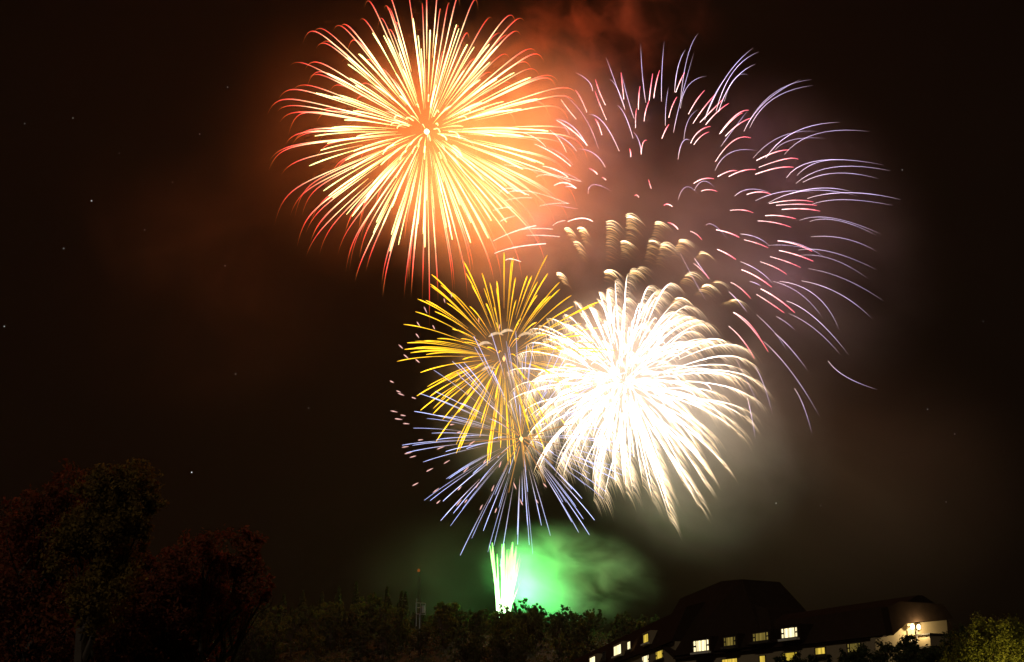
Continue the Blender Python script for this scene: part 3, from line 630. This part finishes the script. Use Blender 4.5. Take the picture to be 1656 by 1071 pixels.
m = MB(); m.prism(q0, [s1, s2, s2-nR*6, s1-nR*6]); m.build('tower_shoulder', M_ROOF, hotel)
# windows of the right wing: upper row set in dormers, lower row in the wall
for x0, x1, y0, y1, mt in ((1122,1147,1036,1053,LIT),(1171,1190,1031,1044,DIM),(1218,1243,1024,1036,DIM),(1264,1290,1016,1031,LIT)):
    u0, u1, zb, zt = window(fR, x0, x1, y0, y1, mt, 1.0, True, mt is LIT)
    m = MB(); m.box(fR.pt(u0-.5, zb-.55, -1.5), fR.u*(u1-u0+1), fR.n*2.46, Vector((0, 0, zt-zb+1.0))); m.build('dormer', M_ROOF, hotel)
for x0, x1, y0, y1, mt in ((1168,1193,1066,1080,LITY),(1229,1238,1061,1073,LITY),(1266,1290,1056,1069,LEAFY),(1319,1335,1048,1058,LITY),(1371,1392,1041,1054,DIM)):
    window(fR, x0, x1, y0, y1, mt, .03, mt is not LITY, False)
for x0, x1, y0, y1, mt in ((1121,1140,1075,1090,M_GLASS),):
    window(fR, x0, x1, y0, y1, mt, .03, True, False)
for x0, x1, y0, y1, mt in ((954,963,1063,1075,LIT),(993,1005,1044,1059,LIT),(1041,1049,1026,1039,LITY)):
    u0, u1, zb, zt = window(fL, x0, x1, y0, y1, mt, .3, False, True)
    m = MB(); m.box(fL.pt(u0-1.2, zb-.5, -1.5), fL.u*(u1-u0+2.4), fL.n*1.76, Vector((0, 0, zt-zb+.9))); m.build('dormer', M_WALL, hotel)  # pale wall material puts the lit look of the cheeks into the colour
for x0, x1, y0, y1, mt in ((1015,1020,1038,1050,LIT),(975,979,1055,1066,M_GLASS)): window(fL, x0, x1, y0, y1, mt, .45, False, False)
for x0, x1, y0, y1, mt in ((1039,1050,1061,1075,LIT),(1061,1073,1053,1065,LITY)): window(fL, x0, x1, y0, y1, mt, .03, True, False)
# end wall: pale gable under the roof end, lit by the lamp
E = fR.pt(u_end, 0); eN = -uR; fE = Facade(E, -nR, eN)          # u runs back from the facade
eu = lambda px, py: fE.uz(px, py, 1.2)
poly = [eu(1416, 1075), eu(1416, 1031), eu(1434, 1030), eu(1456, 1010), eu(1531, 1003), eu(1536, 1075)]
m = MB(); m.prism([fE.pt(u, z, .25) for u, z in poly], [fE.pt(u, z, 1.2) for u, z in poly]); m.build('end_wall', M_WALL, hotel)
e1, e2, e3, e4 = eu(1434, 1029), eu(1456, 1009), eu(1531, 1002), eu(1500, 978)
e0, e5 = eu(1425, 983), eu(1438, 978)
rp = [e1, e2, e3, e4, e5, e0]
m = MB(); m.prism([fE.pt(u, z+.02, 1.13) for u, z in rp], [fE.pt(u, z+.02, 2.4) for u, z in (e1, e2, e3, (e3[0]-1.5, e4[1]), (e0[0]+2, e4[1]), e0)]); m.build('roof_end', M_ROOF, hotel)
# balcony
m = MB(); k = [eu(1476, 1027), eu(1500, 1020), eu(1524, 1032)]
pb = fE.pt(eu(1478, 1024)[0], eu(1478, 1050)[1], 1.2); wB = eu(1520, 1040)[0]-eu(1478, 1040)[0]; hB = abs(eu(1500, 1022)[1]-eu(1500, 1044)[1])*.8
m.box(pb, -nR*wB, eN*2.6, Vector((0, 0, .25))); m.build('balcony_floor', M_TRIM, hotel)
m = MB(); h2 = hB
m.box(pb+eN*2.6+Vector((0,0,.25)), -nR*wB, eN*.12, Vector((0, 0, h2))); m.box(pb+Vector((0,0,.25)), -nR*.12, eN*2.6, Vector((0, 0, h2))); m.box(pb-nR*(wB-.12)+Vector((0,0,.25)), -nR*.12, eN*2.6, Vector((0, 0, h2)))
m.build('balcony_parapet', M_WALL, hotel)
m = MB(); m.box(pb+eN*2.52+Vector((0,0,.25+h2))+nR*.1, -nR*(wB+.2), eN*.3, Vector((0, 0, .18))); m.box(pb+Vector((0,0,.25+h2))+nR*.1, -nR*.3, eN*2.5, Vector((0, 0, .17))); m.box(pb-nR*(wB-.2)+Vector((0,0,.25+h2)), -nR*.3, eN*2.5, Vector((0, 0, .17)))
m.build('balcony_rail', M_TRIM, hotel)
# wall lamp
lu, lz = eu(1468, 1014); lp = fE.pt(lu, lz, 2.3)
wl = empty('wall_lamp', fE.pt(lu, lz, 1.2), 'glaring twin headed floodlight on the pale end wall of the hotel', 'lamp')
m = MB(); m.box(fE.pt(lu-.1, lz-.1, 1.2), -nR*.2, eN*.75, Vector((0,0,.14))); m.build('bracket', M_METAL, wl)
for du, k in ((0, 1), (1.0, .6)):
    m = MB(); c0 = fE.pt(lu+du, lz, 2.05); m.tube([c0+Vector((0,0,z)) for z in (-.35, -.2, .1, .3)], [.12, .24, .24, .1], [mul((9, 6.5, 3), k)]*4, 10); m.build('lamp_head', GLOW, wl, colour=True)
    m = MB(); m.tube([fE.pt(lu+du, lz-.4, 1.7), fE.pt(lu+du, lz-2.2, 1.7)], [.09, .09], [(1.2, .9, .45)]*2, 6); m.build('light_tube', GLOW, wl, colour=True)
lamp(wl, fE.pt(lu+.5, lz-.2, 2.9), (1, .84, .50), 1500, .1)

# ------------------------------------------------------------------ planting round the hotel, added lamps
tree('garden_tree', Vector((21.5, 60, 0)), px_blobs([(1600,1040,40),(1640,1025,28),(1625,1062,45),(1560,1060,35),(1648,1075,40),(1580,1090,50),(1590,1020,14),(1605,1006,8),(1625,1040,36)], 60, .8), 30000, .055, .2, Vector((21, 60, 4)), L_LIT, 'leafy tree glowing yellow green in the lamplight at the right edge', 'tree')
tree('garden_tree', Vector((19.5, 85, 0)), px_blobs([(1556,1046,28),(1512,1074,26),(1572,1034,28),(1490,1078,30),(1550,1070,40)], 85, 1.2), 10000, .10, .22, Vector((25.5, 85, 5)), L_DARK, 'dark garden tree beside the lamplit one', 'tree')
tree('round_bush', Vector((39, 140, 0)), px_blobs([(1467,1040,14),(1460,1047,12),(1476,1045,11),(1468,1060,20)], 140, .8), 5000, .13, .2, Vector((39.3, 140, 7)), L_DARK, 'round dark bush in front of the hotel balcony', 'bush')
tree('garden_tree', Vector((34, 130, 0)), px_blobs([(1390,1062,20),(1420,1055,18),(1360,1068,18),(1440,1066,24),(1400,1078,30),(1340,1072,14)], 130, 1.5), 6000, .13, .22, Vector((32, 130, 6)), L_DARK, 'low dark trees hiding the foot of the hotel wall', 'tree')
tree('garden_tree', Vector((29, 125, 0)), px_blobs([(1290,1076,18),(1265,1074,14),(1315,1072,13)], 125, 1), 3500, .13, .2, Vector((26, 125, 6)), L_DARK, 'dark treetop under the lit windows of the hotel', 'tree')
def added_lamp(x, y, h, power, label):  # unseen lamps, added for the light on the tree and left wing
    r = empty('added_lamp', Vector((x, y, 0)), label, 'lamp')
    m = MB(); m.tube([Vector((x, y, z)) for z in (0, .3, h-.5, h-.2)], [.12, .07, .06, .06], [(1,1,1)]*4, 8); m.build('post', M_METAL, r)
    m = MB(); m.tube([Vector((x, y, z)) for z in (h-.2, h-.1, h+.2, h+.3)], [.05, .18, .18, .05], [(4, 3.4, 1.4)]*4, 8); m.build('lamp_head', GLOW, r, colour=True)
    lamp(r, (x, y-.5, h+.1), (1, .80, .24), power, .1)
added_lamp(20.6, 57.2, 3.2, 1500, 'added unseen lamp under the lamplit tree')
added_lamp(fL.pt(30, 0, 7).x, fL.pt(30, 0, 7).y, 5, 260, 'added unseen lamp beside the left wing of the hotel')
# pale pickets glimpsed at the lower edge
r = empty('picket_fence', Vector((-12.6, 58, 4.0)), 'few pale upright pickets below the reddish brown maple', 'fence')
for px, ht in ((320,1056),(324,1058),(329,1057),(334,1064),(340,1068)):
    m = MB(); t_ = at(px, ht, 58); m.box((t_.x-.03, 58, 3.6), (.05, 0, 0), (0, .04, 0), (0, 0, t_.z-3.6)); m.build('picket', M_SILL, r)
m = MB(); a = at(316, 1080, 58); b = at(345, 1080, 58); m.box((a.x, 58.05, a.z), (b.x-a.x, 0, 0), (0, .04, 0), (0, 0, .08)); m.build('rail', M_SILL, r)
